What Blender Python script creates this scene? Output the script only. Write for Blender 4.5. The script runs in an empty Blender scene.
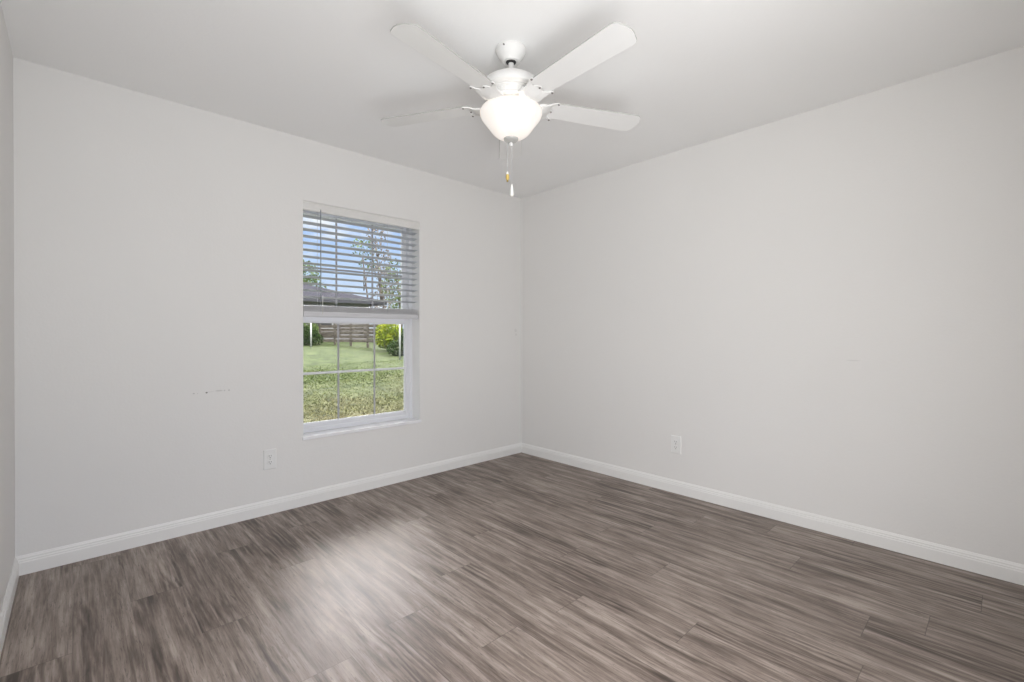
import bpy, bmesh, math, random
from mathutils import Vector, Matrix
sc = bpy.context.scene
C = sc.collection
R = math.radians
PI = math.pi

# ------------------------------------------------------------------ camera
YAW, PITCH, ROLL, F, CY = 0.7551, -0.00317, -0.00084, 464.466, 335.03
CAM = Vector((-3.1303, -3.1964, 1.1405))
fw = Vector((math.sin(YAW)*math.cos(PITCH), math.cos(YAW)*math.cos(PITCH), math.sin(PITCH)))
r0 = Vector((math.cos(YAW), -math.sin(YAW), 0)); u0 = r0.cross(fw)
rt = r0*math.cos(ROLL)+u0*math.sin(ROLL); up = -r0*math.sin(ROLL)+u0*math.cos(ROLL)
cd = bpy.data.cameras.new('camera'); cam = bpy.data.objects.new('camera', cd); C.objects.link(cam)
m = Matrix((rt, up, -fw)).transposed().to_4x4(); m.translation = CAM; cam.matrix_world = m
cd.sensor_width = 36; cd.lens = F*36/1024; cd.shift_y = (CY-341)/1024; cd.clip_start = .02; cd.clip_end = 500
sc.camera = cam
sc.view_settings.view_transform = 'Standard'; sc.view_settings.look = 'None'
sc.view_settings.gamma = 1; sc.view_settings.use_curve_mapping = False
sc.view_settings.exposure = 0.0

# ------------------------------------------------------------------ node helper
class NT:
    def __init__(s, tree): s.t = tree; tree.nodes.clear()
    def n(s, ty, **kw):
        o = s.t.nodes.new(ty)
        for k, v in kw.items():
            if k.startswith('i_'):
                k = k[2:]; k = int(k) if k.isdigit() else k
                s.inp(o, k, v)
            else: setattr(o, k, v)
        return o
    def inp(s, o, k, v):
        if isinstance(v, bpy.types.Node): v = v.outputs[0]
        if isinstance(v, bpy.types.NodeSocket): s.t.links.new(v, o.inputs[k])
        else: o.inputs[k].default_value = v
    def math(s, op, a, b=0.0, c=None, clamp=False):
        o = s.n('ShaderNodeMath', operation=op, use_clamp=clamp); s.inp(o, 0, a); s.inp(o, 1, b)
        if c is not None: s.inp(o, 2, c)
        return o.outputs[0]
    def mr(s, v, a, b, c=0.0, d=1.0, smooth=False):
        o = s.n('ShaderNodeMapRange', interpolation_type='SMOOTHSTEP' if smooth else 'LINEAR')
        s.inp(o, 0, v); s.inp(o, 1, a); s.inp(o, 2, b); s.inp(o, 3, c); s.inp(o, 4, d)
        return o.outputs[0]
    def mix(s, f, a, b):
        o = s.n('ShaderNodeMix', data_type='RGBA'); s.inp(o, 0, f); s.inp(o, 6, a); s.inp(o, 7, b)
        return o.outputs[2]
    def ramp(s, f, stops):
        o = s.n('ShaderNodeValToRGB'); s.inp(o, 0, f); e = o.color_ramp.elements
        while len(e) < len(stops): e.new(.5)
        for i, (p, c) in enumerate(stops): e[i].position = p; e[i].color = c
        return o.outputs[0]
def srgb(r, g, b):
    f = lambda c: (c/255/12.92) if c/255 <= .04045 else ((c/255+.055)/1.055)**2.4
    return (f(r), f(g), f(b), 1)

# ------------------------------------------------------------------ world: hazy blue sky, low clouds, brighter higher up with an added glow out of view
w = bpy.data.worlds.new('sky'); sc.world = w; w.use_nodes = True
T = NT(w.node_tree)
tc = T.n('ShaderNodeTexCoord'); d = tc.outputs['Generated']
sep = T.n('ShaderNodeSeparateXYZ', i_0=d); el = sep.outputs[2]
mp = T.n('ShaderNodeMapping', i_0=d); mp.inputs['Scale'].default_value = (1, 1, 2.6)
cl = T.n('ShaderNodeTexNoise', i_Vector=mp.outputs[0], i_Scale=5.0, i_Detail=6.0, i_Roughness=.6)
base = T.ramp(el, [(0.0, srgb(214, 225, 238)), (.12, srgb(190, 212, 242)), (.24, srgb(160, 192, 240)), (1, srgb(120, 165, 235))])
cm = T.mr(cl.outputs[0], .50, .68, 0, 1, True)
col = T.mix(cm, base, srgb(240, 243, 248))
# added bright patch of sky, unseen from the camera, lights the floor
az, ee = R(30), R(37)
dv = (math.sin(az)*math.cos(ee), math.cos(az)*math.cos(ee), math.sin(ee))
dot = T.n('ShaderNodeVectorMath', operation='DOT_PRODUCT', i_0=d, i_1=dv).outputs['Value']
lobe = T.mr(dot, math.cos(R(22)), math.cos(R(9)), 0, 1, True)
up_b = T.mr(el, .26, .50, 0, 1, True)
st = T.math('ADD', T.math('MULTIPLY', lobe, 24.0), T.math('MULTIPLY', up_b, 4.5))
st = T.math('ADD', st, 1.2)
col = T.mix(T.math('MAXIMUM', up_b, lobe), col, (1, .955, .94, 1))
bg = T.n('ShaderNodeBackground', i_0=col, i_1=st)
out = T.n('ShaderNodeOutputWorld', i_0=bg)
w.cycles.sampling_method = 'MANUAL'; w.cycles.sample_map_resolution = 1024

def light(name, ty, loc, energy, color=(1, 1, 1), size=None, size_y=None, target=None, rad=None, angle=None):
    l = bpy.data.lights.new(name, ty); l.energy = energy; l.color = color
    if ty == 'AREA':
        l.shape = 'RECTANGLE'; l.size = size; l.size_y = size_y
    if rad is not None: l.shadow_soft_size = rad
    if angle is not None: l.angle = angle
    o = bpy.data.objects.new(name, l); C.objects.link(o); o.location = loc
    if target is not None:
        o.rotation_euler = (Vector(target)-Vector(loc)).to_track_quat('-Z', 'Y').to_euler()
    return o
light('sun', 'SUN', (0, -10, 20), 2.5, (1, .96, .88), target=(-7, 6, -2), angle=R(1))
# added fill lamp in the doorway behind the camera, brightens the room
light('doorway_fill', 'AREA', (-2.88, -3.66, .98), 59, (1, .997, .992), size=1.3, size_y=1.5, target=(0, -2.0, 2.9))
# photographer's flash pointed up at the ceiling
fl_ = bpy.data.lights.new('bounce_flash', 'SPOT'); fl_.energy = 22; fl_.spot_size = R(75); fl_.spot_blend = 1.0; fl_.shadow_soft_size = .06; fl_.color = (1, .985, .965)
fo = bpy.data.objects.new('bounce_flash', fl_); C.objects.link(fo); fo.location = (-2.75, -3.20, 1.50)
fo.rotation_euler = (Vector((-2.55, -3.0, 2.44))-Vector(fo.location)).to_track_quat('-Z', 'Y').to_euler()

# ------------------------------------------------------------------ materials
def new_mat(name):
    mt = bpy.data.materials.new(name); mt.use_nodes = True
    return mt, NT(mt.node_tree)
def simple(name, color, rough=.5, noise=.04, nscale=20, bump=0.0, bscale=60, metallic=0, coat=0, spec=.5):
    mt, t = new_mat(name)
    tc = t.n('ShaderNodeTexCoord')
    nz = t.n('ShaderNodeTexNoise', i_Vector=tc.outputs['Object'], i_Scale=nscale, i_Detail=3.0)
    c1 = tuple(max(0, c*(1-noise)) for c in color[:3])+(1,); c2 = tuple(min(1, c*(1+noise)) for c in color[:3])+(1,)
    b = t.n('ShaderNodeBsdfPrincipled', i_Roughness=rough, i_Metallic=metallic)
    b.inputs['Specular IOR Level'].default_value = spec
    t.inp(b, 'Base Color', t.mix(nz.outputs[0], c1, c2))
    if bump:
        n2 = t.n('ShaderNodeTexNoise', i_Vector=tc.outputs['Object'], i_Scale=bscale, i_Detail=2.0)
        bp = t.n('ShaderNodeBump', i_Strength=bump, i_Distance=.002, i_Height=n2.outputs[0]); t.inp(b, 'Normal', bp)
    t.n('ShaderNodeOutputMaterial', i_0=b)
    return mt

def wall_mat(name, color, spots=()):
    """rolled paint over orange-peel drywall; spots = small filled screw holes (x, z, radius, strength) on the wall"""
    mt, t = new_mat(name)
    tc = t.n('ShaderNodeTexCoord'); p = tc.outputs['Object']
    n1 = t.n('ShaderNodeTexNoise', i_Vector=p, i_Scale=85.0, i_Detail=3.0, i_Roughness=.5)
    n2 = t.n('ShaderNodeTexNoise', i_Vector=p, i_Scale=14.0, i_Detail=3.0)
    h = t.math('ADD', t.math('MULTIPLY', n1.outputs[0], .6), t.math('MULTIPLY', n2.outputs[0], .8))
    bp = t.n('ShaderNodeBump', i_Strength=.22, i_Distance=.0035, i_Height=h)
    n3 = t.n('ShaderNodeTexNoise', i_Vector=p, i_Scale=1.7, i_Detail=2.0)
    c = t.mix(n3.outputs[0], tuple(k*.985 for k in color[:3])+(1,), tuple(min(1, k*1.012) for k in color[:3])+(1,))
    for (pos, rx, rz, s) in spots:
        v = t.n('ShaderNodeVectorMath', operation='SUBTRACT', i_0=p, i_1=pos).outputs[0]
        v = t.n('ShaderNodeVectorMath', operation='DIVIDE', i_0=v, i_1=(rx, rx, rz)).outputs[0]
        ln = t.n('ShaderNodeVectorMath', operation='LENGTH', i_0=v).outputs['Value']
        c = t.mix(t.mr(ln, .6, 1.1, s, 0), c, (.12, .11, .10, 1))
    b = t.n('ShaderNodeBsdfPrincipled', i_Roughness=.62, i_Normal=bp); t.inp(b, 'Base Color', c)
    b.inputs['Specular IOR Level'].default_value = .3
    t.n('ShaderNodeOutputMaterial', i_0=b)
    return mt
WALLC = (.81, .80, .785, 1)
M = {}
M['wall_back'] = wall_mat('wall_paint', WALLC, [
    ((-2.571, 0, .797), .006, .005, .9), ((-2.634, 0, .797), .006, .004, .35), ((-2.615, 0, .796), .003, .003, .25),
    ((-2.508, 0, .803), .022, .005, .22), ((-2.55, 0, .800), .020, .003, .12), ((-2.480, 0, .802), .005, .005, .25), ((-2.457, 0, .802), .006, .005, .3),
    ((-.075, 0, 1.17), .018, .018, .10), ((-.07, 0, 1.13), .012, .014, .12)])
M['wall'] = wall_mat('wall_paint_plain', WALLC, [((0, -2.62, .99), .035, .004, .10)])
M['ceiling'] = wall_mat('ceiling_paint', (.92, .92, .915, 1))
M['trim'] = simple('trim_paint', (.86, .855, .84, 1), .35, .01)
M['vinyl'] = simple('window_vinyl', (.77, .78, .81, 1), .35, .01)
M['sill'] = simple('marble_sill', (.92, .92, .94, 1), .25, .04, 12)
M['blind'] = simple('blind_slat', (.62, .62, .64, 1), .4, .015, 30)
M['slat'] = simple('slat_shaded', (.52, .54, .57, 1), .4, .015, 30)  # white slats, their bluish shade put into the base colour
M['cord'] = simple('blind_cord', (.55, .56, .58, 1), .6)
M['grid'] = simple('grid_bar', (.40, .40, .42, 1), .5)
M['valance'] = simple('valance', (.76, .75, .73, 1), .5)
M['wand'] = simple('blind_wand', (.30, .34, .38, 1), .2)
M['fan'] = simple('fan_enamel', (.76, .755, .74, 1), .55, .01, spec=.25)
M['blade_edge_shade'] = simple('blade_edge_shade', (.42, .42, .40, 1), .5)  # shade along the blade sides put into a darker grey
M['blade'] = simple('fan_blade', (.83, .83, .82, 1), .4, .015, 8)
M['screw'] = simple('screw_steel', (.22, .21, .20, 1), .4, metallic=.6)
M['dark'] = simple('dark_void', (.03, .03, .03, 1), .8)
M['nickel'] = simple('finial_metal', (.55, .55, .53, 1), .35, metallic=.3)
M['amber'] = simple('amber_fob', (.62, .45, .12, 1), .3)
M['brass'] = simple('brass', (.30, .22, .07, 1), .35, metallic=.6)
M['whitefob'] = simple('white_fob', (.88, .87, .83, 1), .3)
M['outlet'] = simple('outlet_plastic', (.83, .83, .82, 1), .3, .01)
M['slot'] = simple('outlet_slot', (.08, .08, .08, 1), .6)

# glass pane
mt, t = new_mat('window_glass')
fr = t.n('ShaderNodeFresnel', i_0=1.45)
a = t.n('ShaderNodeBsdfTransparent', i_0=(.97, .98, .98, 1)); g = t.n('ShaderNodeBsdfGlossy', i_1=.01)
mx = t.n('ShaderNodeMixShader', i_0=fr, i_1=a, i_2=g); t.n('ShaderNodeOutputMaterial', i_0=mx); M['glass'] = mt
# frosted lit bowl
mt, t = new_mat('bowl_glass')
tc = t.n('ShaderNodeTexCoord'); nz = t.n('ShaderNodeTexNoise', i_Vector=tc.outputs['Object'], i_Scale=9.0, i_Detail=4.0, i_Distortion=1.5)
c = t.mix(t.mr(nz.outputs[0], .35, .65), (.95, .88, .82, 1), (.98, .96, .93, 1))
df = t.n('ShaderNodeBsdfDiffuse', i_0=c); tl = t.n('ShaderNodeBsdfTranslucent', i_0=t.mix(.82, c, (0, 0, 0, 1)))
m1 = t.n('ShaderNodeMixShader', i_0=.5, i_1=df, i_2=tl)
em = t.n('ShaderNodeEmission', i_0=(1, .95, .90, 1), i_1=.50)
ad = t.n('ShaderNodeAddShader', i_0=m1, i_1=em); t.n('ShaderNodeOutputMaterial', i_0=ad); M['bowl'] = mt
mt, t = new_mat('bulb_glow')
em = t.n('ShaderNodeEmission', i_0=(1, .93, .84, 1), i_1=1.2); t.n('ShaderNodeOutputMaterial', i_0=em); M['bulb'] = mt

# vinyl plank floor: uv = metres inside each plank, attribute 'plank' = random value per plank
mt, t = new_mat('vinyl_plank')
tc = t.n('ShaderNodeTexCoord'); p = tc.outputs['Object']
at = t.n('ShaderNodeAttribute', attribute_name='plank'); rnd = at.outputs['Fac']
off = t.n('ShaderNodeCombineXYZ', i_0=t.math('MULTIPLY', rnd, 37.0), i_1=t.math('MULTIPLY', rnd, 91.0), i_2=t.math('MULTIPLY', rnd, 13.0))
pp = t.n('ShaderNodeVectorMath', operation='ADD', i_0=p, i_1=off.outputs[0]).outputs[0]
def stretched(sx, sy, scale, detail, rough=.55, dist=0.0):
    mpn = t.n('ShaderNodeMapping', i_0=pp); mpn.inputs['Scale'].default_value = (sx, sy, 1)
    return t.n('ShaderNodeTexNoise', i_Vector=mpn.outputs[0], i_Scale=scale, i_Detail=detail, i_Roughness=rough, i_Distortion=dist).outputs[0]
broad = stretched(22, 1.7, 1.0, 3, .55, .3)
mid = stretched(64, 3.4, 1.0, 4, .6, .6)
fine = stretched(190, 9, 1.0, 3, .6, .3)
cloud = stretched(9, 3.6, 1.0, 5, .65, .5)
# cathedral figure
mpn = t.n('ShaderNodeMapping', i_0=pp); mpn.inputs['Scale'].default_value = (1, .13, 1)
wv = t.n('ShaderNodeTexWave', i_Vector=mpn.outputs[0], i_Scale=13.0, i_Distortion=9.0, i_Detail=3.0, wave_type='RINGS', rings_direction='Z')
t.inp(wv, 'Detail Scale', 1.4)
fig_mask = t.mr(stretched(5, 1.1, 1.0, 2), .53, .63, 0, 1, True)
v = t.math('ADD', t.math('MULTIPLY', broad, .75), t.math('MULTIPLY', mid, .75))
v = t.math('ADD', v, t.math('MULTIPLY', fine, .28))
v = t.math('ADD', v, t.math('MULTIPLY', cloud, .35))
v = t.math('SUBTRACT', v, t.math('MULTIPLY', t.math('MULTIPLY', wv.outputs[1] if False else wv.outputs['Fac'], fig_mask), .17))
v = t.math('ADD', v, t.math('MULTIPLY', t.math('SUBTRACT', rnd, .5), .02))
v = t.math('DIVIDE', v, 2.13)
col = t.ramp(v, [(.35, srgb(70, 59, 52)), (.43, srgb(107, 94, 86)), (.51, srgb(141, 128, 119)), (.60, srgb(174, 161, 152))])
# dark pores
por = t.math('MAXIMUM', t.mr(stretched(110, 7, 1.0, 4, .75, .8), .58, .66, 0, .55), t.mr(stretched(210, 22, 1.0, 3, .7, .6), .60, .68, 0, .5))
col = t.mix(por, col, srgb(58, 50, 44))
uv = t.n('ShaderNodeUVMap', uv_map='plank_uv'); us = t.n('ShaderNodeSeparateXYZ', i_0=uv.outputs[0])
at2 = t.n('ShaderNodeAttribute', attribute_name='plank_len')
du = t.math('MINIMUM', us.outputs[0], t.math('SUBTRACT', .18, us.outputs[0]))
dvv = t.math('MINIMUM', us.outputs[1], t.math('SUBTRACT', at2.outputs['Fac'], us.outputs[1]))
seam = t.math('MAXIMUM', t.mr(du, .0006, .0018, .25, 0), t.mr(dvv, .0006, .0018, .55, 0))
col = t.mix(seam, col, srgb(50, 44, 40))
bp = t.n('ShaderNodeBump', i_Strength=.25, i_Distance=.0012, i_Height=t.math('ADD', t.math('SUBTRACT', mid, seam), t.math('MULTIPLY', fine, .6)))
b = t.n('ShaderNodeBsdfPrincipled', i_Normal=bp); t.inp(b, 'Base Color', col)
t.inp(b, 'Roughness', t.mr(mid, .3, .7, .46, .56)); b.inputs['Specular IOR Level'].default_value = .6
t.n('ShaderNodeOutputMaterial', i_0=b); M['floor'] = mt

# outdoors
def ramp_mat(name, scale, stops, rough=.8, detail=6.0, stretch=(1, 1, 1), bump=0):
    mt, t = new_mat(name); tc = t.n('ShaderNodeTexCoord')
    mpn = t.n('ShaderNodeMapping', i_0=tc.outputs['Object']); mpn.inputs['Scale'].default_value = stretch
    nz = t.n('ShaderNodeTexNoise', i_Vector=mpn.outputs[0], i_Scale=scale, i_Detail=detail, i_Roughness=.65)
    b = t.n('ShaderNodeBsdfPrincipled', i_Roughness=rough); t.inp(b, 'Base Color', t.ramp(nz.outputs[0], stops))
    b.inputs['Specular IOR Level'].default_value = 0
    t.n('ShaderNodeOutputMaterial', i_0=b); return mt
mt, t = new_mat('lawn_grass'); tc = t.n('ShaderNodeTexCoord'); p = tc.outputs['Object']
n1 = t.n('ShaderNodeTexNoise', i_Vector=p, i_Scale=2.5, i_Detail=8.0, i_Roughness=.85)
n2 = t.n('ShaderNodeTexNoise', i_Vector=p, i_Scale=.35, i_Detail=3.0)
sp = t.n('ShaderNodeSeparateXYZ', i_0=p)
dry = t.math('ADD', t.mr(sp.outputs[1], 3, 11, .55, -.05), t.math('MULTIPLY', t.math('SUBTRACT', n2.outputs[0], .5), 1.3), clamp=True)
gcol = t.ramp(n1.outputs[0], [(.42, (.018, .028, .008, 1)), (.5, (.043, .060, .020, 1)), (.58, (.080, .102, .038, 1))])
dcol = t.ramp(n1.outputs[0], [(.42, (.030, .027, .015, 1)), (.5, (.085, .077, .048, 1)), (.58, (.17, .155, .105, 1))])
b = t.n('ShaderNodeBsdfPrincipled', i_Roughness=.9); t.inp(b, 'Base Color', t.mix(dry, gcol, dcol)); b.inputs['Specular IOR Level'].default_value = .1
t.n('ShaderNodeOutputMaterial', i_0=b); M['lawn'] = mt
M['old_wood'] = ramp_mat('weathered_board', 3.0, [(.35, (.04, .034, .028, 1)), (.5, (.115, .10, .083, 1)), (.65, (.23, .21, .18, 1))], stretch=(1, 4, 9))
M['roof'] = ramp_mat('roof_shingle', 4.0, [(.35, (.035, .035, .042, 1)), (.65, (.062, .062, .075, 1))], stretch=(1, 3, 3))
M['stucco'] = simple('house_stucco', (.25, .24, .24, 1), .8, .05, 3)
M['fascia'] = simple('fascia_shade', (.05, .05, .06, 1), .6)  # shadow under the eave put into this dark colour
M['bark'] = ramp_mat('bark', 6.0, [(.4, (.08, .06, .05, 1)), (.6, (.2, .17, .15, 1))], stretch=(3, 3, 1))
M['leaf_dark'] = ramp_mat('leaf_dark', 3.0, [(.4, (.012, .03, .008, 1)), (.6, (.06, .10, .03, 1))])
M['leaf_bright'] = ramp_mat('leaf_bright', 2.5, [(.35, (.05, .09, .008, 1)), (.5, (.19, .25, .018, 1)), (.65, (.40, .42, .04, 1))])
M['leaf_mid'] = ramp_mat('leaf_mid', 2.0, [(.35, (.04, .08, .02, 1)), (.6, (.20, .26, .09, 1))])
M['leaf_pale'] = ramp_mat('leaf_pale', 2.0, [(.35, (.10, .085, .07, 1)), (.6, (.32, .28, .25, 1))])
M['white'] = simple('white_pvc', (.45, .45, .45, 1), .5)

# ------------------------------------------------------------------ mesh helpers
def obj(name, bm, mat, parent=None, smooth=False, bevel=0, loc=(0, 0, 0)):
    bmesh.ops.recalc_face_normals(bm, faces=bm.faces)
    me = bpy.data.meshes.new(name); bm.to_mesh(me); bm.free()
    me.materials.append(mat)
    if smooth:
        for f in me.polygons: f.use_smooth = True
    o = bpy.data.objects.new(name, me); C.objects.link(o); o.location = loc
    if parent: o.parent = parent
    if bevel:
        md = o.modifiers.new('bevel', 'BEVEL'); md.width = bevel; md.segments = 2; md.limit_method = 'ANGLE'; md.angle_limit = R(40)
    return o
def struct(o): o['kind'] = 'structure'; return o
def tag(o, label, cat, group=None):
    o['label'] = label; o['category'] = cat
    if group: o['group'] = group
    return o
def thing(name, label, cat, loc=(0, 0, 0), rotz=0, group=None):
    o = bpy.data.objects.new(name, None); C.objects.link(o); o.location = loc; o.rotation_euler = (0, 0, rotz)
    o.empty_display_size = .1
    return tag(o, label, cat, group)
def box(bm, x0, x1, y0, y1, z0, z1):
    vs = [bm.verts.new((x, y, z)) for x in (x0, x1) for y in (y0, y1) for z in (z0, z1)]
    for f in ((0, 1, 3, 2), (4, 6, 7, 5), (0, 4, 5, 1), (2, 3, 7, 6), (0, 2, 6, 4), (1, 5, 7, 3)):
        bm.faces.new([vs[i] for i in f])
    return vs
def boxbm(*a):
    bm = bmesh.new(); box(bm, *a); return bm
def lathe(bm, prof, seg=48, cx=0, cy=0, cz=0):
    rings = []
    for (r, z) in prof:
        if r < 1e-5: rings.append([bm.verts.new((cx, cy, cz+z))]); continue
        rings.append([bm.verts.new((cx+r*math.cos(2*PI*k/seg), cy+r*math.sin(2*PI*k/seg), cz+z)) for k in range(seg)])
    for a, b in zip(rings, rings[1:]):
        for k in range(seg):
            l = (k+1) % seg
            if len(a) == 1 and len(b) == 1: continue
            if len(a) == 1: bm.faces.new((a[0], b[k], b[l]))
            elif len(b) == 1: bm.faces.new((a[k], a[l], b[0]))
            else: bm.faces.new((a[k], a[l], b[l], b[k]))
def tube(bm, pts, r, seg=8, cap=True):
    pts = [Vector(p) for p in pts]; rings = []
    rr = r if isinstance(r, (list, tuple)) else [r]*len(pts)
    for i, p in enumerate(pts):
        dd = (pts[min(i+1, len(pts)-1)]-pts[max(i-1, 0)]).normalized()
        a = dd.orthogonal().normalized() if i == 0 else (pa - dd*pa.dot(dd)).normalized()
        pa = a; b = dd.cross(a)
        rings.append([bm.verts.new(p+(a*math.cos(2*PI*k/seg)+b*math.sin(2*PI*k/seg))*rr[i]) for k in range(seg)])
    for A, B in zip(rings, rings[1:]):
        for k in range(seg): bm.faces.new((A[k], A[(k+1) % seg], B[(k+1) % seg], B[k]))
    if cap: bm.faces.new(rings[0]); bm.faces.new(rings[-1][::-1])
def prism(bm, pts, axis_pts):
    """extrude a 2D-derived closed loop given as two matching 3D loops"""
    A = [bm.verts.new(p) for p in pts]; B = [bm.verts.new(p) for p in axis_pts]; n = len(A)
    bm.faces.new(A); bm.faces.new(B[::-1])
    for k in range(n): bm.faces.new((A[k], B[k], B[(k+1) % n], A[(k+1) % n]))

# ------------------------------------------------------------------ room shell
XL, YB, H = -3.338, -3.40, 2.44
WX0, WX1, WZ0, WZ1, WT = -2.028, -1.130, .435, 2.028, .20      # window opening, wall thickness
# floor: plank faces
bm = bmesh.new(); rng = random.Random(5)
uvl = bm.loops.layers.uv.new('plank_uv')
fl_r = bm.faces.layers.float.new('plank'); fl_l = bm.faces.layers.float.new('plank_len')
known = {0: -1.617, -1: -1.10, 10: -2.99, 9: -2.825, 12: -3.13}
PW, PL = .18, 1.22
i0 = math.floor((XL+2.60)/PW); i1 = math.ceil(2.60/PW)
prev = 0
for i in range(i0, i1):
    s0 = known.get(i)
    if s0 is None:
        s0 = prev+rng.uniform(.3, .9)
    prev = s0
    k0 = math.floor((YB-s0)/PL); k1 = math.ceil((0-s0)/PL)
    for k in range(k0, k1):
        ya, yb = s0+k*PL, s0+(k+1)*PL; xa, xb = -2.60+i*PW, -2.60+(i+1)*PW
        cya, cyb, cxa, cxb = max(ya, YB-.12), min(yb, .0), max(xa, XL), min(xb, 0)
        if cyb-cya < 1e-4 or cxb-cxa < 1e-4: continue
        f = bm.faces.new([bm.verts.new(q) for q in ((cxa, cya, 0), (cxb, cya, 0), (cxb, cyb, 0), (cxa, cyb, 0))])
        f[fl_r] = rng.random(); f[fl_l] = PL
        for l, (u, vv) in zip(f.loops, ((cxa-xa, cya-ya), (cxb-xa, cya-ya), (cxb-xa, cyb-ya), (cxa-xa, cyb-ya))): l[uvl].uv = (u, vv)
struct(obj('floor', bm, M['floor']))
struct(obj('ground_slab', boxbm(XL-.2, .2, YB-.2, .2, -.15, -.002), M['stucco']))
struct(obj('ceiling', boxbm(XL-.2, .2, YB-.2, .2, H, H+.15), M['ceiling']))
bm = bmesh.new()                       # window wall as four blocks around the opening
box(bm, XL-.2, WX0, 0, WT, 0, H); box(bm, WX1, .2, 0, WT, 0, H); box(bm, WX0, WX1, 0, WT, 0, WZ0); box(bm, WX0, WX1, 0, WT, WZ1, H)
bmesh.ops.remove_doubles(bm, verts=bm.verts, dist=1e-5)
struct(obj('wall_back', bm, M['wall_back']))
struct(obj('wall_right', boxbm(0, .2, YB-.2, 0, 0, H), M['wall']))
struct(obj('wall_left', boxbm(XL-.2, XL, YB-.2, 0, 0, H), M['wall']))
DX0, DX1, DZ = -3.30, -1.95, 2.05       # doorway behind the camera
bm = bmesh.new(); box(bm, XL, DX0, YB-.12, YB, 0, H); box(bm, DX1, 0, YB-.12, YB, 0, H); box(bm, DX0, DX1, YB-.12, YB, DZ, H)
struct(obj('wall_front', bm, M['wall']))

# baseboards: moulded profile (offset from wall, height)
prof = [(0, 0), (.0135, 0), (.0135, .058), (.0115, .062), (.0115, .068), (.0085, .073), (.0085, .079), (.005, .085), (.003, .090), (0, .090)]
def baseboard(name, fn0, fn1):
    bm = bmesh.new(); prism(bm, [fn0(o, z) for o, z in prof], [fn1(o, z) for o, z in prof]); return struct(obj(name, bm, M['trim']))
baseboard('baseboard_back', lambda o, z: (XL+o, -o, z), lambda o, z: (-o, -o, z))
baseboard('baseboard_right', lambda o, z: (-o, -o, z), lambda o, z: (-o, YB, z))
baseboard('baseboard_left', lambda o, z: (XL+o, -o, z), lambda o, z: (XL+o, YB, z))

# ------------------------------------------------------------------ window (setting)
win = bpy.data.objects.new('window_1', None); C.objects.link(win); struct(win)
win.location = (0, 0, 0)
def frame_ring(x0, x1, z0, z1, wl, wr, wb, wt, y0, y1):
    bm = bmesh.new()
    box(bm, x0, x0+wl, y0, y1, z0, z1); box(bm, x1-wr, x1, y0, y1, z0, z1)
    box(bm, x0+wl, x1-wr, y0, y1, z0, z0+wb); box(bm, x0+wl, x1-wr, y0, y1, z1-wt, z1)
    return bm
SZ = .456
obj('window_frame', frame_ring(WX0, WX1, SZ, WZ1, .012, .030, .030, .030, .112, .195), M['vinyl'], win, bevel=.003)
# lower sash
ls = obj('lower_sash', frame_ring(WX0+.006, WX1-.024, SZ+.004, 1.262, .026, .036, .055, .040, .118, .150), M['vinyl'], win, bevel=.003)
GX0, GX1 = WX0+.032, WX1-.060
GZ0, GZ1 = SZ+.059, 1.222
obj('glazing_bead', frame_ring(GX0, GX1, GZ0, GZ1, .006, .006, .006, .006, .122, .134), M['vinyl'], ls)
obj('glass_pane', boxbm(GX0, GX1, .136, .140, GZ0, GZ1), M['glass'], ls)
for x in (-1.734, -1.452):
    obj('muntin', boxbm(x-.0065, x+.0065, .129, .1355, GZ0, GZ1), M['grid'], ls, bevel=.002)
obj('muntin', boxbm(GX0, GX1, .128, .1352, .855, .871), M['vinyl'], ls, bevel=.002)
for x in (-1.83, -1.33):
    obj('sash_latch', boxbm(x-.02, x+.02, .110, .130, 1.262, 1.275), M['vinyl'], ls, bevel=.003)
# upper sash, further out
us_ = obj('upper_sash', frame_ring(WX0+.006, WX1-.024, 1.225, WZ1-.01, .026, .040, .040, .035, .154, .186), M['vinyl'], win, bevel=.003)
obj('glass_pane', boxbm(GX0, GX1, .168, .172, 1.265, WZ1-.045), M['glass'], us_)
for x in (-1.734, -1.452):
    obj('muntin', boxbm(x-.0065, x+.0065, .161, .1675, 1.265, WZ1-.045), M['grid'], us_, bevel=.002)
obj('muntin', boxbm(GX0, GX1, .160, .1672, 1.601, 1.614), M['grid'], us_, bevel=.002)
# painted drywall returns of the opening
obj('jamb_liner', boxbm(WX1-.002, WX1, .0005, .112, SZ, WZ1), M['trim'], win)
obj('jamb_liner', boxbm(WX0, WX0+.002, .0005, .112, SZ, WZ1), M['trim'], win)
# marble sill, slight lip past the wall
bm = boxbm(WX0+.001, WX1-.001, -.010, .125, .4352, SZ); box(bm, WX0-.006, WX1+.008, -.012, -.0005, .433, SZ)
obj('window_sill', bm, M['sill'], win, bevel=.003)

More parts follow.
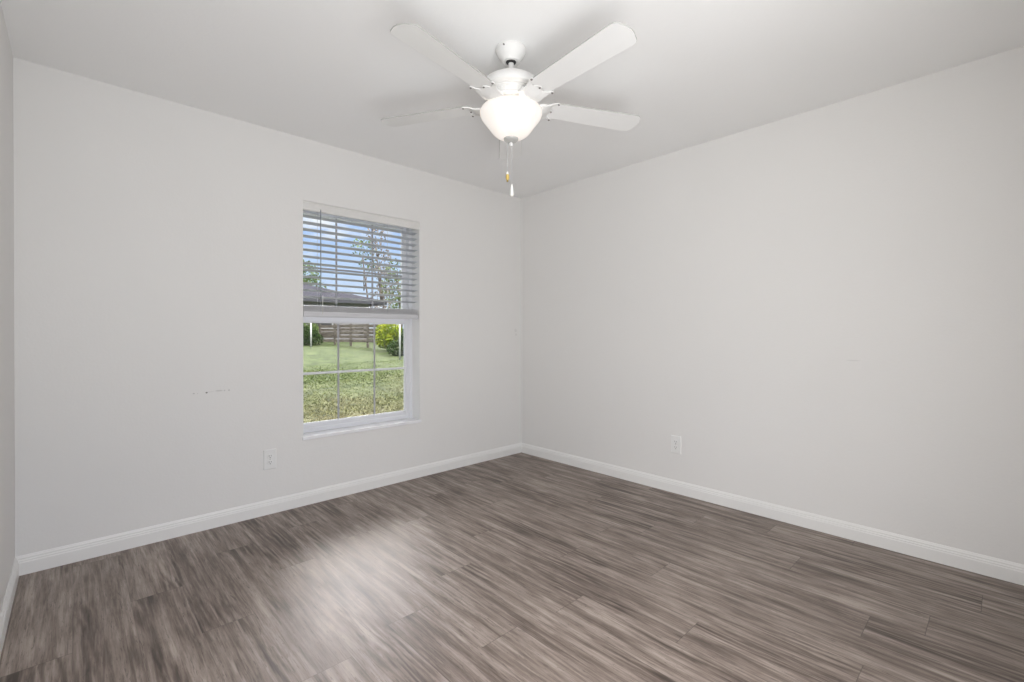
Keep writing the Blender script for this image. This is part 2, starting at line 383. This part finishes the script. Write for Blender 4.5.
# ------------------------------------------------------------------ blind
bl = thing('window_blind', 'white two inch horizontal slat blind half raised inside the window opening', 'blind', (-1.579, .04, WZ1))
BX = .438
def lb(x0, x1, y0, y1, z0, z1): return boxbm(x0, x1, y0, y1, z0-WZ1, z1-WZ1)
obj('headrail', lb(-BX, BX, -.018, .026, 1.985, 2.024), M['trim'], bl, bevel=.002)
bm = bmesh.new()
pv = [(-.034, 1.966), (-.030, 1.966), (-.026, 1.972), (-.026, 2.018), (-.030, 2.0275), (-.034, 2.0275), (-.037, 2.018), (-.035, 2.012), (-.035, 1.980), (-.038, 1.974)]
prism(bm, [(-BX-.008, y, z-WZ1) for y, z in pv], [(BX+.008, y, z-WZ1) for y, z in pv])
obj('valance', bm, M['valance'], bl)
def slat_bm(zc, tilt):
    bm = bmesh.new(); n = 6; top = []; bot = []
    for i in range(n+1):
        s = -.025+.05*i/n; crown = .0022*(1-(s/.025)**2)
        y = s*math.cos(tilt); z = zc+s*math.sin(tilt)+crown
        top.append((y, z+.0013)); bot.append((y, z-.0013))
    lp = top+bot[::-1]
    prism(bm, [(-BX, y, z-WZ1) for y, z in lp], [(BX, y, z-WZ1) for y, z in lp])
    return bm
NS, ZS0, ZP = 13, 1.935, .0455
for k in range(NS):
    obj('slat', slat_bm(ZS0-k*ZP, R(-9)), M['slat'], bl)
for k in range(9):
    obj('slat', slat_bm(1.2935+k*.0046, 0), M['blind'], bl)
bm = bmesh.new()
pr_ = [(-.027, 1.256), (.027, 1.256), (.029, 1.264), (.029, 1.284), (.025, 1.291), (-.025, 1.291), (-.029, 1.284), (-.029, 1.264)]
prism(bm, [(-BX-.002, y, z-WZ1) for y, z in pr_], [(BX+.002, y, z-WZ1) for y, z in pr_])
obj('bottom_rail', bm, M['blind'], bl)
for xc in (-1.907+1.579, -1.399+1.579-.005):
    bm = bmesh.new()
    for yy in (-.027, .027): tube(bm, [(xc, yy, 1.985-WZ1), (xc, yy, 1.29-WZ1)], .0011, 6)
    for k in range(NS): box(bm, xc-.001, xc+.001, -.026, .026, ZS0-k*ZP-.004-WZ1, ZS0-k*ZP-.0028-WZ1)
    obj('ladder_cord', bm, M['cord'], bl)
bm = bmesh.new(); tube(bm, [(-.33, -.040, 1.985-WZ1), (-.331, -.043, 1.36-WZ1)], .0030, 8)
wd = obj('tilt_wand', bm, M['wand'], bl, True)
bm = bmesh.new()
tube(bm, [(-.318, -.041, 1.40-WZ1), (-.3185, -.041, 1.27-WZ1)], .0022, 6)
obj('lift_cord', bm, M['whitefob'], bl, True)

# ------------------------------------------------------------------ outlets
def outlet(label, loc, rotz):
    t_ = thing('wall_outlet', label, 'outlet', loc, rotz)
    # local: plate in x-z plane, facing -y
    bm = bmesh.new(); hx, hz, d = .0385, .064, .006
    a = [(-hx, 0, -hz), (hx, 0, -hz), (hx, 0, hz), (-hx, 0, hz)]; e = .004
    b = [(-hx+e, -d, -hz+e), (hx-e, -d, -hz+e), (hx-e, -d, hz-e), (-hx+e, -d, hz-e)]
    prism(bm, a, b); obj('cover_plate', bm, M['outlet'], t_, bevel=.0012)
    for s in (-1, 1):
        bm = bmesh.new(); n = 28; lp = []
        for k in range(n):
            an = 2*PI*k/n; x = .0172*math.cos(an); z = max(-.0142, min(.0142, .0172*math.sin(an)))
            lp.append((x, z))
        prism(bm, [(x, -.0045, z+s*.0195) for x, z in lp], [(x, -.0080, z+s*.0195) for x, z in lp])
        rc = obj('receptacle', bm, M['outlet'], t_, bevel=.0006)
        z0 = s*.0195
        obj('slot', boxbm(-.0075, -.0052, -.0083, -.0075, z0-.001, z0+.0085), M['slot'], rc)
        obj('slot', boxbm(.0052, .0075, -.0083, -.0075, z0, z0+.0075), M['slot'], rc)
        bm = bmesh.new(); lp = [(.0026*math.cos(2*PI*k/12), .0026*math.sin(2*PI*k/12)) for k in range(12)]
        prism(bm, [(x, -.0075, z+z0-.008) for x, z in lp], [(x, -.0083, z+z0-.008) for x, z in lp]); obj('ground_hole', bm, M['slot'], rc)
    bm = bmesh.new(); lp = [(.0032*math.cos(2*PI*k/14), .0032*math.sin(2*PI*k/14)) for k in range(14)]
    prism(bm, [(x, -.0055, z) for x, z in lp], [(x, -.0070, z) for x, z in lp]); obj('screw', bm, M['nickel'], t_)
outlet('white duplex outlet low on the wall left of the window', (-2.232, 0, .345), 0)
outlet('white duplex outlet low on the right hand wall without a window', (0, -1.583, .345), PI/2*-1)

# ------------------------------------------------------------------ ceiling fan
FX, FY = -1.675, -1.645
DZF = .016                    # the motor, blades and light hang this much higher than drawn below
fan = thing('ceiling_fan', 'white five blade ceiling fan with a lit frosted bowl light', 'ceiling fan', (FX, FY, H))
def fl(prof, name, mat, seg=56, parent=fan, smooth=True):
    bm = bmesh.new(); lathe(bm, [(r, z-H+(DZF if z < 2.302 else 0)) for r, z in prof], seg); o = obj(name, bm, mat, parent, smooth)
    if smooth:
        md = o.modifiers.new('es', 'EDGE_SPLIT'); md.split_angle = R(35)
    return o
cn = fl([(0, 2.4395), (.068, 2.4395), (.071, 2.434), (.070, 2.425), (.061, 2.408), (.048, 2.392), (.042, 2.384), (.040, 2.378), (.030, 2.376), (.024, 2.380), (.020, 2.384)], 'canopy', M['fan'])
fl([(.0, 2.400), (.024, 2.400), (.026, 2.386), (.021, 2.376), (.013, 2.374), (.0, 2.374)], 'hanger_ball', M['dark'])
cs = bmesh.new(); lathe(cs, [(0, -.003), (.0035, -.003), (.0035, .003), (0, .003)], 12)
bmesh.ops.rotate(cs, verts=cs.verts, cent=(0, 0, 0), matrix=Matrix.Rotation(PI/2, 3, 'Y'))
an = R(200); bmesh.ops.rotate(cs, verts=cs.verts, cent=(0, 0, 0), matrix=Matrix.Rotation(an, 3, 'Z'))
bmesh.ops.translate(cs, verts=cs.verts, vec=(.070*math.cos(an), .070*math.sin(an), 2.424-H)); obj('screw', cs, M['screw'], cn)
fl([(0, 2.385), (.0125, 2.385), (.0125, 2.31), (.0125, 2.29), (0, 2.29)], 'downrod', M['fan'])
fl([(0, 2.300), (.020, 2.300), (.024, 2.294), (.06, 2.292), (.095, 2.285), (.122, 2.268), (.136, 2.246), (.140, 2.232), (.139, 2.224), (.132, 2.219), (.110, 2.217), (0, 2.217)], 'motor_housing', M['fan'])
# vented ring with ribs
bm = bmesh.new(); lathe(bm, [(0, 2.219-H), (.112, 2.219-H), (.114, 2.214-H), (.104, 2.209-H), (.101, 2.188-H), (.105, 2.184-H), (.102, 2.178-H), (.080, 2.172-H), (0, 2.172-H)], 64)
bmesh.ops.translate(bm, verts=bm.verts, vec=(0, 0, DZF)); mh = obj('vent_ring', bm, M['fan'], fan)
bm = bmesh.new()
for k in range(44):
    a0 = 2*PI*k/44
    ca, sa = math.cos(a0), math.sin(a0); hw = .0026
    def P(r, t, z): return (r*ca-t*sa, r*sa+t*ca, z-H)
    prism(bm, [P(.099, -hw, 2.209), P(.099, hw, 2.209), P(.099, hw, 2.188), P(.099, -hw, 2.188)], [P(.1075, -hw, 2.2085), P(.1075, hw, 2.2085), P(.1045, hw, 2.1885), P(.1045, -hw, 2.1885)])
bmesh.ops.translate(bm, verts=bm.verts, vec=(0, 0, DZF)); obj('vent_ribs', bm, M['fan'], mh)
fl([(0, 2.174), (.062, 2.174), (.066, 2.170), (.066, 2.150), (.060, 2.146), (0, 2.146)], 'switch_housing', M['fan'])
fl([(0, 2.152), (.076, 2.152), (.088, 2.150), (.091, 2.146), (.088, 2.142), (0, 2.142)], 'light_fitter', M['fan'])
bowl = [(.131, 2.146), (.137, 2.142), (.1405, 2.134), (.140, 2.124), (.136, 2.113), (.127, 2.100), (.114, 2.085), (.101, 2.067), (.089, 2.050), (.076, 2.036), (.058, 2.024), (.036, 2.017), (.012, 2.014)]
o = fl(bowl, 'bowl_shade', M['bowl'], 72); o.modifiers.clear()
md = o.modifiers.new('sub', 'SUBSURF'); md.levels = md.render_levels = 1
md = o.modifiers.new('th', 'SOLIDIFY'); md.thickness = .003; md.offset = 0
fin = fl([(0, 2.019), (.030, 2.018), (.034, 2.015), (.033, 2.009), (.024, 2.001), (.012, 1.997), (.006, 1.996), (.0055, 1.991), (0, 1.990)], 'finial_cap', M['nickel'])
fl([(0, 1.998), (.006, 1.997), (.009, 1.992), (.009, 1.987), (.006, 1.982), (0, 1.981)], 'finial_knob', M['fan'], 24, fin)
for sx in (-1, 1):
    bm = bmesh.new(); lathe(bm, [(0, .0), (.012, .0), (.013, -.02), (.022, -.04), (.023, -.052), (.016, -.066), (0, -.072)], 24)
    bmesh.ops.translate(bm, verts=bm.verts, vec=(sx*.052*rt.x, sx*.052*rt.y, 2.141-H+DZF)); obj('light_bulb', bm, M['bulb'], fan, True)

# blade
def blade_bm():
    bm = bmesh.new(); r0_, r1 = .186, .669; w0, w1 = .0555, .067
    def arc(cx, cy, rad, a0, a1, n=7): return [(cx+rad*math.cos(a0+(a1-a0)*i/n), cy+rad*math.sin(a0+(a1-a0)*i/n)) for i in range(n+1)]
    half = [(r0_, 0)]+arc(r0_+.012, w0-.012, .012, PI, PI/2, 4)
    half += arc(r1-.042, w1-.030, .030, PI/2, R(16), 7)+[(r1-.0035, .022), (r1, 0)]
    lp = half+[(x, -y) for x, y in half[::-1][1:-1]]
    prism(bm, [(x, y, 0) for x, y in lp], [(x, y, .005) for x, y in lp])
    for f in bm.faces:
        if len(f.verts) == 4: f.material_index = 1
    return bm
def bracket_bm():
    half = [(.070, 0), (.070, .013), (.090, .014), (.102, .024), (.112, .042), (.126, .053), (.144, .056), (.160, .052), (.176, .053), (.196, .060), (.210, .066), (.218, .063), (.219, .056), (.210, .051), (.198, .046), (.190, .036), (.186, .026), (.193, .018), (.201, .010), (.203, 0)]
    lp = half+[(x, -y) for x, y in half[::-1][1:-1]]
    bm = bmesh.new()
    f = bm.faces.new([bm.verts.new((x, y, 0)) for x, y in lp])
    bmesh.ops.triangulate(bm, faces=[f])
    for k in range(1, 15):
        x = .070+k*.010
        bmesh.ops.bisect_plane(bm, geom=bm.verts[:]+bm.edges[:]+bm.faces[:], plane_co=(x, 0, 0), plane_no=(1, 0, 0))
    for k in range(-5, 6):
        bmesh.ops.bisect_plane(bm, geom=bm.verts[:]+bm.edges[:]+bm.faces[:], plane_co=(0, k*.010+.0001, 0), plane_no=(0, 1, 0))
    ret = bmesh.ops.extrude_face_region(bm, geom=bm.faces[:])
    nv = [g for g in ret['geom'] if isinstance(g, bmesh.types.BMVert)]
    for v in nv: v.co.z -= .005
    for v in bm.verts:
        x, y = v.co.x, v.co.y
        s = max(0, min(1, (x-.075)/(.115))); dip = -.024*math.sin(PI*s)**1.0*(1-(abs(y)/.075)**2)
        flutes = -.0022*math.cos(y/.0085*PI)*math.sin(PI*s)
        if v in nv: dip += flutes
        v.co.z += dip
    return bm
def screw_bm():
    bm = bmesh.new(); lathe(bm, [(0, -.004), (.0035, -.0035), (.005, -.0015), (.005, 0), (0, 0)], 12); return bm
b_me = br_me = sc_me = None
for k in range(5):
    th = R(47.25+72*k+(0, 0, 0, 2, 0)[k]); pitch = R(-8.45)
    mw = Matrix.Rotation(th, 4, 'Z')
    Mb = mw @ Matrix.Translation((0, 0, 2.189-H)) @ Matrix.Rotation(pitch, 4, 'X')
    if k == 0:
        bo = obj('blade', blade_bm(), M['blade'], fan); b_me = bo.data; b_me.materials.append(M['blade_edge_shade'])
        bo.modifiers.new('bev', 'BEVEL').width = .0015
        bk = obj('blade_bracket', bracket_bm(), M['fan'], fan, True); br_me = bk.data
        md = bk.modifiers.new('es', 'EDGE_SPLIT'); md.split_angle = R(50)
    else:
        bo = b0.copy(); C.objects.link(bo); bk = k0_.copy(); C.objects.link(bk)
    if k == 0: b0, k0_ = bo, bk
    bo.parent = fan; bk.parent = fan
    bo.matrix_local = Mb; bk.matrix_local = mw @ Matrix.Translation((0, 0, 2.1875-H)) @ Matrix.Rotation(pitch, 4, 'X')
    for (x, y) in ((.212, .060), (.212, -.060), (.197, 0)):
        if sc_me is None:
            so = obj('screw', screw_bm(), M['screw'], bk); sc_me = so
        else:
            so = sc_me.copy(); C.objects.link(so); so.parent = bk
        so.location = (x, y, -.005)
        so.matrix_parent_inverse = Matrix()
# pull chains
def chain(lat, z0, z1, fob):
    x, y = rt.x*lat, rt.y*lat
    bm = bmesh.new(); tube(bm, [(x, y, z0-H), (x, y, z1-H)], .0006, 6)
    nb = int((z0-z1)/.006)
    for i in range(nb):
        zc = z0-H-(i+.5)*.006
        bmesh.ops.create_icosphere(bm, subdivisions=1, radius=.0011, matrix=Matrix.Translation((x, y, zc)))
    c_ = obj('pull_chain', bm, M['cord'], fan)
    bm = bmesh.new()
    if fob == 'amber':
        lathe(bm, [(0, 0), (.003, -.001), (.005, -.008), (.0065, -.018), (.0060, -.030), (.004, -.036), (0, -.036)], 16, x, y, z1-H)
        f_ = obj('pull_fob', bm, M['whitefob'], c_, True); bm = bmesh.new()
        lathe(bm, [(.0063, -.014), (.0072, -.020), (.0078, -.028), (.0068, -.036), (.004, -.041), (0, -.042)], 16, x, y, z1-H)
        o = obj('pull_fob', bm, M['amber'], c_, True); o['label'] = 'amber wood end of the shorter pull'
        bm = bmesh.new(); lathe(bm, [(0, -.040), (.0045, -.040), (.0045, -.047), (0, -.048)], 12, x, y, z1-H)
        obj('fob_tip', bm, M['brass'], c_, True)
    else:
        lathe(bm, [(0, 0), (.0035, -.001), (.0045, -.010), (.0065, -.024), (.0085, -.040), (.0080, -.050), (.005, -.055), (0, -.056)], 18, x, y, z1-H)
        obj('pull_fob', bm, M['whitefob'], c_, True)
chain(-.0165, 2.030, 1.882, 'amber')
chain(.0035, 1.998, 1.824, 'white')
light('bowl_lamp', 'POINT', (FX, FY, 2.113), 1.0, (1, .94, .86), rad=.03).parent = None

# spokes that carry the bowl rim
for k in range(3):
    a_ = R(20+120*k); bm = bmesh.new()
    tube(bm, [(.070*math.cos(a_), .070*math.sin(a_), 2.147-H+DZF), (.131*math.cos(a_), .131*math.sin(a_), 2.143-H+DZF)], .003, 8)
    obj('bowl_arm', bm, M['fan'], fan)
# ------------------------------------------------------------------ outdoors
def gz(y): 
    s = max(0, min(1, (y-5)/24)); return -.15+.75*s*s*(3-2*s)
def at(px, depth, py=None, z=None):
    d_ = fw+rt*((px-512)/F)
    if py is not None: d_ = d_-up*((py-CY)/F)
    p_ = CAM+d_*depth
    if py is None: p_.z = gz(p_.y) if z is None else z
    return p_
bm = bmesh.new(); NX, NY = 24, 60
gr = [[bm.verts.new((-40+100*i/NX, .22+ (90*(j/NY)**1.6), gz(.22+90*(j/NY)**1.6)+.015*math.sin(i*2.1+j)*(j > 3))) for i in range(NX+1)] for j in range(NY+1)]
for j in range(NY):
    for i in range(NX): bm.faces.new((gr[j][i], gr[j][i+1], gr[j+1][i+1], gr[j+1][i]))
lawn = struct(obj('ground_lawn', bm, M['lawn'], smooth=True))

def leaves(bm, c, rad, n, size, rng, flat=.0):
    for _ in range(n):
        while True:
            q = Vector((rng.uniform(-1, 1), rng.uniform(-1, 1), rng.uniform(-1, 1)))
            if .45 < q.length <= 1: break
        p_ = Vector(c)+Vector((q.x*rad[0], q.y*rad[1], q.z*rad[2]))
        a = Vector((rng.gauss(0, 1), rng.gauss(0, 1), rng.gauss(0, 1))).normalized(); b = a.orthogonal().normalized()
        b.rotate(Matrix.Rotation(rng.uniform(0, 6.28), 3, a)); s = size*rng.uniform(.6, 1.3)
        e = a.cross(b)
        bm.faces.new([bm.verts.new(p_-b*s*.5), bm.verts.new(p_+e*s*.25), bm.verts.new(p_+b*s*.5+a*s*.1), bm.verts.new(p_-e*s*.25)])
def shrub(name, label, cat, base, blobs, mat, n, size, seed, trunk_h=.0, trunk_r=.05, group=None):
    rng = random.Random(seed); t_ = thing(name, label, cat, base, 0, group)
    bm = bmesh.new(); tube(bm, [(0, 0, -.1), (.05*trunk_h, 0, trunk_h*.5), (0, .04*trunk_h, trunk_h+.2)], [trunk_r, trunk_r*.8, trunk_r*.5], 10)
    for (c, rad) in blobs:
        tube(bm, [(0, 0, trunk_h*.6), (c[0]*.5, c[1]*.5, (trunk_h*.6+c[2])/2+.1), c], [trunk_r*.5, trunk_r*.35, trunk_r*.15], 6)
    obj('trunk' if trunk_h > .6 else 'stem', bm, M['bark'], t_, True)
    bm = bmesh.new(); tot = sum(r[0]*r[2] for _, r in blobs)
    for (c, rad) in blobs: leaves(bm, c, rad, int(n*rad[0]*rad[2]/tot), size, rng)
    obj('foliage', bm, mat, t_)
    return t_
# fence of weathered boards, right end nearer
pa, pb = at(319, 28), at(392, 24)
dirv = (pb-pa); L_ = Vector((dirv.x, dirv.y, 0)).length; ang = math.atan2(dirv.y, dirv.x)
fe = thing('board_fence', 'weathered grey horizontal board fence across the far end of the lawn', 'fence', (pa.x, pa.y, 0), ang)
rng = random.Random(3)
z0 = .62
for k in range(5):
    zb = z0+.06+k*.205
    x = 0
    while x < L_:
        ln = min(2.2, L_-x); j = rng.uniform(-.03, .03)
        bm = boxbm(x+.01, x+ln-.01, -.02, .015, zb+j, zb+j+.155)
        for v_ in bm.verts: v_.co.z += rng.uniform(-.015, .015)
        obj('board', bm, M['old_wood'], fe); x += ln
x = 0
while x <= L_+.05:
    obj('post', boxbm(x-.05, x+.05, .016, .11, .35, z0+1.12), M['old_wood'], fe); x += 1.55
# white pole & post
def pole(label, p_, h, r):
    t_ = thing('white_pole', label, 'pole', p_); bm = bmesh.new(); lathe(bm, [(0, -.1), (r, -.1), (r, h), (0, h)], 14); obj('shaft', bm, M['white'], t_, True)
    bm = bmesh.new(); lathe(bm, [(r*1.01, h-.03), (r*1.35, h-.03), (r*1.35, h+.01), (r*.6, h+.04), (0, h+.045)], 14); obj('cap', bm, M['white'], t_, True)
pole('thin white pole standing in front of the bright yellow green bush', at(399.8, 19), 1.9, .035)
pole('short white pole in front of the dark bush left of the fence', at(311, 24.3), 1.40, .04)
# bushes
shrub('garden_bush', 'dark green bush at the left end of the board fence', 'bush', at(306, 26), [((0, 0, .5), (.75, .7, .55)), ((-.6, .2, .8), (.7, .6, .7)), ((.45, -.1, .3), (.5, .5, .35))], M['leaf_dark'], 2600, .13, 1)
shrub('garden_bush', 'yellow green leafy bush behind the dark bush at the left window edge', 'bush', at(303, 28.5), [((0, 0, 1.0), (.9, .7, .9)), ((.5, 0, .7), (.6, .6, .5))], M['leaf_mid'], 2600, .13, 2)
shrub('garden_bush', 'bright yellow green bush at the right end of the board fence', 'bush', at(389, 23), [((0, 0, .95), (.72, .6, .55)), ((-.25, -.1, .6), (.55, .5, .45)), ((.4, 0, .7), (.45, .5, .5))], M['leaf_bright'], 3800, .12, 4)
shrub('garden_bush', 'low dark green bush beneath the bright bush by the white pole', 'bush', at(402, 21), [((0, 0, .35), (.75, .5, .42)), ((.5, .1, .8), (.5, .5, .6))], M['leaf_dark'], 2600, .12, 5)
# neighbour house, eaves parallel to the window wall
hx1 = at(400, 33).x; hy = at(360, 33).y; g0 = gz(hy)
hs = thing('neighbour_house', 'long low neighbouring house with a grey hipped roof beyond the fence', 'house', (hx1, hy, g0))
EV, RD = 2.92, 1.75
obj('walls', boxbm(-22, -1.0, .8, 9.2, -.1, EV), M['stucco'], hs)
bm = bmesh.new()
v_ = [bm.verts.new(q) for q in ((-23, 0, EV), (0, 0, EV), (0, 10, EV), (-23, 10, EV), (-18, 5, EV+RD), (-6.5, 5, EV+RD))]
for f in ((0, 1, 5, 4), (1, 2, 5), (2, 3, 4, 5), (3, 0, 4), (0, 3, 2, 1)): bm.faces.new([v_[i] for i in f])
obj('roof', bm, M['roof'], hs)
bm = bmesh.new(); box(bm, -23.02, .02, -.04, 0, EV-.24, EV+.03); box(bm, 0, .04, 0, 10, EV-.24, EV+.03)
obj('fascia', bm, M['fascia'], hs)
for x in (-19, -14.5, -9.5, -4.5):
    wo = obj('window', frame_ring(x-.8, x+.8, .9, 2.2, .08, .08, .08, .08, .74, .80), M['white'], hs)
    obj('pane', boxbm(x-.72, x+.72, .77, .79, .98, 2.12), M['dark'], wo)
# trees beyond
G = None
shrub('garden_tree', 'leafy green tree rising behind the house at the left of the window', 'tree', at(300, 52), [((0, 0, 7.2), (2.2, 2, 1.7)), ((1.0, 0, 5.6), (1.9, 2, 1.5)), ((-1.5, 0, 5.5), (2.4, 2, 2))], M['leaf_mid'], 2600, .34, 11, 4.5, .22)
shrub('garden_tree', 'pale blossoming tree seen through the blind right of centre', 'tree', at(381, 38), [((0, 0, 6.4), (1.0, 1, 1.5)), ((-.5, 0, 8.4), (.8, .9, 1.1)), ((.9, 0, 4.6), (1.4, 1, 1.1)), ((.3, 0, 3.3), (1.6, 1, 1.0))], M['leaf_pale'], 900, .26, 12, 5.2, .13)
shrub('garden_tree', 'bushy tree seen through the blind beside the right window jamb', 'tree', at(400, 34), [((0, 0, 3.9), (1.5, 1, 1.1)), ((.5, 0, 2.6), (1.7, 1, 1.0)), ((-.2, 0, 5.2), (.9, 1, .8))], M['leaf_mid'], 1000, .24, 13, 2.6, .12)
shrub('garden_tree', 'tall thin branched tree seen between the upper blind slats', 'tree', at(364, 46), [((0, 0, 9.0), (1.3, 1, 1.0)), ((.6, 0, 7.4), (1.2, 1, .8))], M['leaf_mid'], 260, .30, 14, 8.0, .10)
# rough grass standing on the nearer lawn
mt, t = new_mat('grass_blade'); tc = t.n('ShaderNodeTexCoord'); p = tc.outputs['Object']
n1 = t.n('ShaderNodeTexNoise', i_Vector=p, i_Scale=6.0, i_Detail=5.0, i_Roughness=.7); n2 = t.n('ShaderNodeTexNoise', i_Vector=p, i_Scale=.5, i_Detail=3.0)
sp = t.n('ShaderNodeSeparateXYZ', i_0=p)
dry = t.math('ADD', t.mr(sp.outputs[1], 3, 10, .75, -.05), t.math('MULTIPLY', t.math('SUBTRACT', n2.outputs[0], .5), 1.8), clamp=True)
ga = t.ramp(n1.outputs[0], [(.36, (.05, .075, .024, 1)), (.62, (.145, .18, .065, 1))]); gb = t.ramp(n1.outputs[0], [(.36, (.10, .085, .05, 1)), (.62, (.26, .225, .15, 1))])
b = t.n('ShaderNodeBsdfPrincipled', i_Roughness=.9); t.inp(b, 'Base Color', t.mix(dry, ga, gb)); b.inputs['Specular IOR Level'].default_value = 0
t.n('ShaderNodeOutputMaterial', i_0=b); M['grass_blade'] = mt
rng = random.Random(9); bm = bmesh.new()
for _ in range(30000):
    u = rng.random(); y = 2.6+11*u**1.3
    xa_, xb_ = -2.2+(y)*.18, -1.0+(y)*.72
    x = rng.uniform(xa_-.5, xb_+.5); zb = gz(y)
    h = rng.uniform(.008, .032)*(1+.04*y)*min(1, (16-y)/7)
    for q in range(2):
        a = rng.uniform(0, 6.28); wd_ = rng.uniform(.004, .008)*(1+.12*y); lx, ly = rng.gauss(0, .03), rng.gauss(0, .03)
        ca, sa = math.cos(a)*wd_, math.sin(a)*wd_
        v0 = bm.verts.new((x-ca, y-sa, zb-.005)); v1 = bm.verts.new((x+ca, y+sa, zb-.005)); v2 = bm.verts.new((x+lx, y+ly, zb+h))
        bm.faces.new((v0, v1, v2))
gt = obj('grass_tufts', bm, M['grass_blade'])
gt['kind'] = 'stuff'; tag(gt, 'short uneven grass blades covering the lawn outside the window', 'grass')
